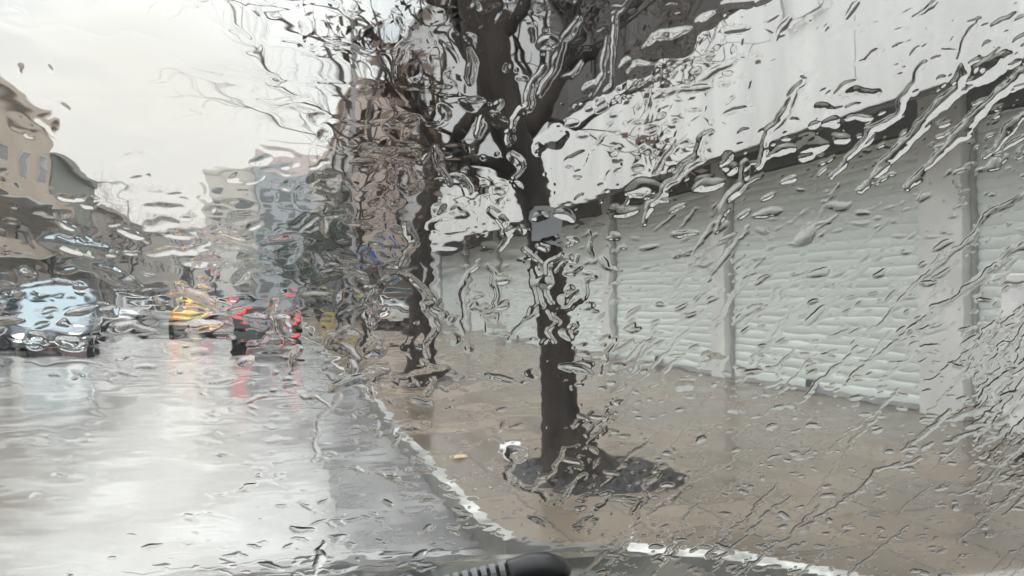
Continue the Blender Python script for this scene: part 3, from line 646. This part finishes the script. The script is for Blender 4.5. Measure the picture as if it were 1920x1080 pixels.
    big = [  # heavy streams running down the right half
     ([(1913,133),(1847,197),(1800,247),(1753,293),(1700,353)],13,.0016), ([(1800,130),(1793,167),(1753,200),(1713,247),(1680,283),(1640,327),(1612,356)],11,.0015),
     ([(1733,117),(1713,150),(1700,173),(1677,217),(1633,247),(1600,283),(1573,313),(1563,333)],8,.0012), ([(1503,147),(1487,180),(1463,223),(1440,243),(1423,310)],11,.0015),
     ([(1400,310),(1395,345),(1360,375),(1345,430)],11,.0013), ([(1832,37),(1812,75),(1793,110)],8,.0011), ([(1327,247),(1307,293),(1280,320),(1240,355),(1220,385),(1205,420)],10,.0013),
     ([(1480,33),(1468,50),(1452,72)],7,.001), ([(1917,215),(1893,237),(1870,265),(1847,293)],8,.0011), ([(1607,0),(1595,16),(1583,33)],7,.001), ([(1755,0),(1735,22),(1712,30)],7,.001),
     ([(1913,367),(1847,403),(1820,443),(1730,517),(1673,577),(1630,620)],6,.0009), ([(1917,450),(1880,487),(1800,547),(1730,597),(1680,637),(1613,687),(1587,717)],6,.0010),
     ([(1920,593),(1860,630),(1800,667),(1737,713)],5,.0009), ([(1603,650),(1557,693),(1527,720),(1490,765)],4,.0007), ([(1403,427),(1377,457),(1337,510),(1300,577),(1280,593)],5,.0007),
     ([(1347,410),(1313,447),(1290,493)],4,.0006), ([(1723,857),(1643,880),(1613,917),(1580,937),(1507,987),(1440,1027),(1397,1070)],5,.0010), ([(1480,927),(1413,987),(1333,1067)],4,.0008),
     ([(1457,907),(1397,973),(1323,1040)],4,.0008), ([(1536,943),(1480,1005),(1373,1075)],4,.0008), ([(1703,983),(1647,1027),(1590,1077)],4,.0008), ([(1777,770),(1717,823),(1690,842)],6,.0009),
     ([(1920,905),(1850,965),(1790,1010)],4,.0008), ([(1770,470),(1750,500),(1700,545)],5,.0007),
     ([(1083,40),(1057,73),(1040,127),(1013,180)],9,.0014), ([(1017,127),(997,160),(987,200),(963,223),(950,273)],7,.0012), ([(1137,63),(1133,100),(1130,133),(1107,180)],7,.0012),
     ([(1180,0),(1150,27),(1150,67),(1147,160)],5,.001), ([(813,277),(827,317),(845,345)],6,.001), ([(880,95),(888,120),(884,155)],10,.0016), ([(933,197),(907,220),(900,252)],10,.0016), ([(960,290),(975,310),(965,335)],8,.0013),
     ([(918,500),(924,521),(932,552),(924,575),(906,591),(911,622)],5,.0010), ([(896,487),(867,529),(858,557),(862,593),(867,635)],5,.0006), ([(987,469),(1015,495),(1010,516),(1010,541),(1015,570),(992,588),(966,614),(953,640)],6,.0010),
     ([(1054,479),(1028,495),(1029,516),(1026,541),(1033,565)],6,.0010), ([(1114,517),(1098,526),(1096,552),(1072,573),(1028,583),(1044,601),(1028,622),(1039,640)],7,.0011), ([(1107,433),(1109,459),(1114,482)],4,.0008),
     ([(917,394),(940,407),(958,438),(940,464)],7,.0011), ([(601,502),(656,509),(704,526),(728,521),(752,509)],5,.0010), ([(752,509),(784,533),(815,567),(795,576),(820,612),(796,644),(801,668)],7,.0012), ([(765,420),(775,450),(752,509)],7,.0010),
     ([(704,528),(695,564),(709,595)],7,.0012), ([(675,569),(704,600)],5,.001), ([(620,636),(656,653),(675,672)],5,.001), ([(798,694),(815,713),(800,740)],6,.001),
     ([(1080,835),(1057,837),(1045,864),(1028,888),(999,912)],5,.0010), ([(970,854),(946,885),(970,909),(996,917)],6,.0009), ([(1076,801),(1112,770)],6,.001), ([(1100,828),(1138,801)],5,.0009),
     ([(1249,871),(1211,905),(1211,921),(1182,957)],6,.001), ([(1076,907),(1045,943)],5,.0009), ([(1150,640),(1132,665),(1126,700)],5,.0009), ([(1105,520),(1080,560)],5,.0008), ([(560,430),(590,405),(625,400)],6,.001), ([(520,560),(500,590),(530,640)],6,.001), ([(640,740),(600,780),(590,860)],5,.0006), ([(560,650),(540,700)],5,.0007)]
    for p_, w_, h_ in big: stream(p_, w_, h_*(.75 if p_[0][0] < 1180 else 1.0), wob=.25)
    lens = [(1605,178,50,15,.12,.0012),(1545,205,20,14,.3,.0012),(1520,272,34,17,.25,.0015),(1473,277,24,10,.15,.0012),(1575,258,20,11,.2,.0013),(1558,228,18,9,.35,.001),
      (1258,80,48,30,.35,.0022),(1175,122,17,10,.5,.0012),(1200,128,24,14,.3,.0014),(1325,38,26,13,.3,.0015),(1378,55,26,6,.12,.0008),(1340,130,38,9,.5,.001),(1635,105,30,8,.6,.001),(1880,45,30,14,.5,.0016),(1855,125,44,24,.55,.0022),
      (1205,352,30,22,.15,.0015),(1330,345,28,14,.35,.0016),(1380,205,30,7,.3,.0009),(1230,365,26,8,.2,.0012),(1170,395,30,10,.15,.001),(1360,300,16,12,.3,.0013),(1512,290,14,11,.3,.0012),(1290,300,17,8,.5,.0011),(1368,315,14,10,.4,.0012),
      (1510,440,26,16,.5,.0017),(1335,672,26,14,.25,.0016),(1283,722,22,11,.2,.0014),(1412,578,25,9,.3,.0013),(1745,615,36,9,.2,.0012),(1740,652,22,7,.1,.0012),(1385,765,18,9,.5,.0012),(1860,310,20,10,.3,.0012),(1440,398,24,8,.15,.001),(1570,385,24,9,.1,.0009),
      (920,215,16,24,.4,.0015),(915,8,22,14,.3,.0015),(833,210,11,16,.2,.0013),(880,75,12,15,.3,.0013),(1045,262,30,16,.5,.0016),(1080,300,26,18,.3,.0016),(885,195,26,12,-.2,.0014),(755,235,32,22,.1,.0013),(740,290,48,16,.0,.0012),(765,340,22,28,.2,.001),
      (610,340,30,20,.2,.001),(540,470,30,26,.3,.0014),(585,500,26,22,.0,.0012),(600,560,36,14,.1,.0011),(660,560,30,20,.1,.0013),(700,520,22,26,.1,.001),(640,640,34,18,.1,.0011),(700,655,24,14,.2,.0012),(775,640,26,14,.3,.001),(800,700,38,16,.1,.0012),
      (893,553,12,9,.1,.001),(908,573,9,6,.1,.001),(820,390,14,10,0,.001),(860,400,16,13,0,.0012),(1060,400,22,10,-.5,.0011),(1010,405,16,12,0,.0012),(1055,560,12,9,.4,.001),
      (415,430,26,9,.0,.0012),(330,470,60,8,.05,.0010),(300,420,40,9,.1,.0010),(380,490,44,8,.0,.001),(450,410,36,10,.1,.001),(250,440,30,8,-.3,.001),(165,450,16,10,-.4,.001),(120,200,12,7,-.5,.0008),(35,130,7,11,.2,.0008),(93,132,9,6,-.8,.0008),(40,235,34,16,-.2,.0007),
      (510,640,26,12,-.1,.001),(485,600,30,12,-.2,.0011),(380,610,34,10,.0,.0012),(240,610,22,9,.1,.0011),(70,635,22,12,.0,.0012),(130,640,20,9,.1,.0009),(275,685,18,7,0,.0008),(965,850,20,15,.3,.0013),(700,700,26,14,.1,.001)]
    for x_, y_, a_, b_, g_, h_ in lens: drop(x_, y_, a_, b_, g_, h_*.68, .9)
    def inn(x_, y_): return 870 < x_ < 1085 and y_ > 1015
    # right half: many small flattened drops, leaning up to the right
    for i in range(1650):
        x_, y_ = rs.uniform(1060, 2100), rs.uniform(-60, 1150); s_ = rs.lognormal(math.log(6.6), .45); a_ = s_*rs.uniform(.9, 1.6); b_ = s_*rs.uniform(.26, .5)
        if y_ > 700: a_ *= .8; b_ *= .85
        if y_ < 420 and x_ < 1500 and rs.rand() < .45: continue
        if inn(x_, y_): continue
        drop(x_, y_, a_, max(b_, 1.6), rs.normal(.38-.28*(y_ > 650), .22), .000115*b_*rs.uniform(.7, 1.6)*(1+.5*(y_ > 560)), .6, .5)
    for i in range(1300):
        x_, y_ = rs.uniform(860, 2050), rs.uniform(-40, 1120)
        if not inn(x_, y_): drop(x_, y_, rs.uniform(1.5, 4), rs.uniform(1.2, 2.4), .3, rs.uniform(.0001, .00025), .9, .3)
    for i in range(85):      # fine streaks, all running down to the left
        x_, y_ = rs.uniform(1120, 2000), rs.uniform(250, 1080); ln = rs.lognormal(math.log(75), .7)*(.5+.5*(y_ > 450)); an = rs.normal(.84, .10); p_ = [(x_, y_)]
        for k in range(int(ln/22)+1):
            p_.append((p_[-1][0]-22*math.cos(an)+rs.normal(0, 2), p_[-1][1]+22*math.sin(an)+rs.normal(0, 2.5)))
        stream(p_, rs.uniform(2.0, 3.6), rs.uniform(.0002, .00045), wob=.4)
    # far right edge: thick torn sheet
    for i in range(60):
        y_ = rs.uniform(540, 900); x_ = rs.uniform(1850+.0*y_, 2000); stream([(x_, y_), (x_-rs.uniform(10, 50), y_+rs.uniform(8, 40)), (x_-rs.uniform(30, 90), y_+rs.uniform(30, 80))], rs.uniform(4, 9), rs.uniform(.0006, .0012))
    # centre: short wriggling drops and rivulets
    for i in range(230):
        x_, y_ = rs.uniform(440, 1160), rs.uniform(-40, 1100); s_ = rs.lognormal(math.log(7), .5)
        if x_ < 860 and y_ < 460 and rs.rand() < .8: continue
        if inn(x_, y_): continue
        fl = .35+.3*(y_ < 700)
        drop(x_, y_, s_*rs.uniform(.8, 1.6), s_*rs.uniform(.5, 1)*fl*1.5, rs.normal(.1, .5), s_*.00007*rs.uniform(.6, 1.4), .8, .6)
    for i in range(26):
        x_, y_ = rs.uniform(560, 1130), rs.uniform(-20, 960); an = rs.normal(1.5, .6); p_ = [(x_, y_)]
        for k in range(rs.randint(2, 5)):
            an += rs.normal(0, .7); l_ = rs.uniform(8, 18); p_.append((p_[-1][0]-l_*math.cos(an), p_[-1][1]+l_*abs(math.sin(an))))
        stream(p_, rs.uniform(2.5, 5.5), rs.uniform(.0004, .0009), wob=.5)
    # horizontal lens drops over the far traffic, left and centre
    for i in range(200):
        x_, y_ = rs.uniform(-40, 760), rs.normal(490, 95); s_ = rs.lognormal(math.log(9), .5)
        drop(x_, y_, s_*rs.uniform(1.1, 2.3), s_*rs.uniform(.28, .6), rs.normal(0, .2), s_*.00004*rs.uniform(.4, 1.4), 1.0)
    for i in range(300):     # lower left: sparse thin drops on the bright reflection, denser to the right
        x_ = 40+900*rs.rand()**.65; y_ = rs.uniform(690, 1090)
        if inn(x_, y_): continue
        s_ = rs.lognormal(math.log(6.5), .4); drop(x_, y_, s_*rs.uniform(1, 2), s_*rs.uniform(.25, .45), rs.normal(0, .2), s_*.00004*rs.uniform(.5, 1.4), .9)
    calm = 1-np.exp(-(((PX-1010)/95)**2+((PY-1085)/55)**2)**2)
    Hh = .0018 + (Hf + D*.0009/.001)*calm
    # soften the foot of each drop a little
    k_ = Hh.copy()
    k_[1:-1,1:-1] = (Hh[1:-1,1:-1]*4+Hh[:-2,1:-1]+Hh[2:,1:-1]+Hh[1:-1,:-2]+Hh[1:-1,2:])/8
    Hh = np.maximum(k_, .0004)
    top = PG + UU[...,None]*UV + VG[...,None]*VV + Hh[...,None]*NN
    bot = PG + UU[...,None]*UV + VG[...,None]*VV + 0.0001*NN
    n_ = NX*NY
    idx = np.arange(n_).reshape(NY, NX)
    qt = np.stack([idx[1:,:-1], idx[1:,1:], idx[:-1,1:], idx[:-1,:-1]], -1).reshape(-1, 4)
    ci = np.array([idx[0,0], idx[0,-1], idx[-1,-1], idx[-1,0]])
    bv = bot.reshape(-1,3)[ci]; co = np.concatenate([top.reshape(-1,3), bv])
    quads = np.concatenate([qt, [[n_, n_+1, n_+2, n_+3]]])
    me = bpy.data.meshes.new('rain_water'); me.vertices.add(len(co)); me.vertices.foreach_set('co', co.astype(np.float32).ravel())
    me.loops.add(quads.size); me.loops.foreach_set('vertex_index', quads.astype(np.int32).ravel())
    me.polygons.add(len(quads)); me.polygons.foreach_set('loop_start', np.arange(0, quads.size, 4, dtype=np.int32)); me.polygons.foreach_set('loop_total', np.full(len(quads), 4, dtype=np.int32))
    sm = np.ones(len(quads), dtype=bool); sm[-1] = False
    me.update(calc_edges=True); me.polygons.foreach_set('use_smooth', sm); me.materials.append(M_water)
    o = bpy.data.objects.new('rain_water', me); C.objects.link(o); tag(o, 'sheet of rain drops and rivulets running over the windscreen glass', 'rain water', kind='stuff')
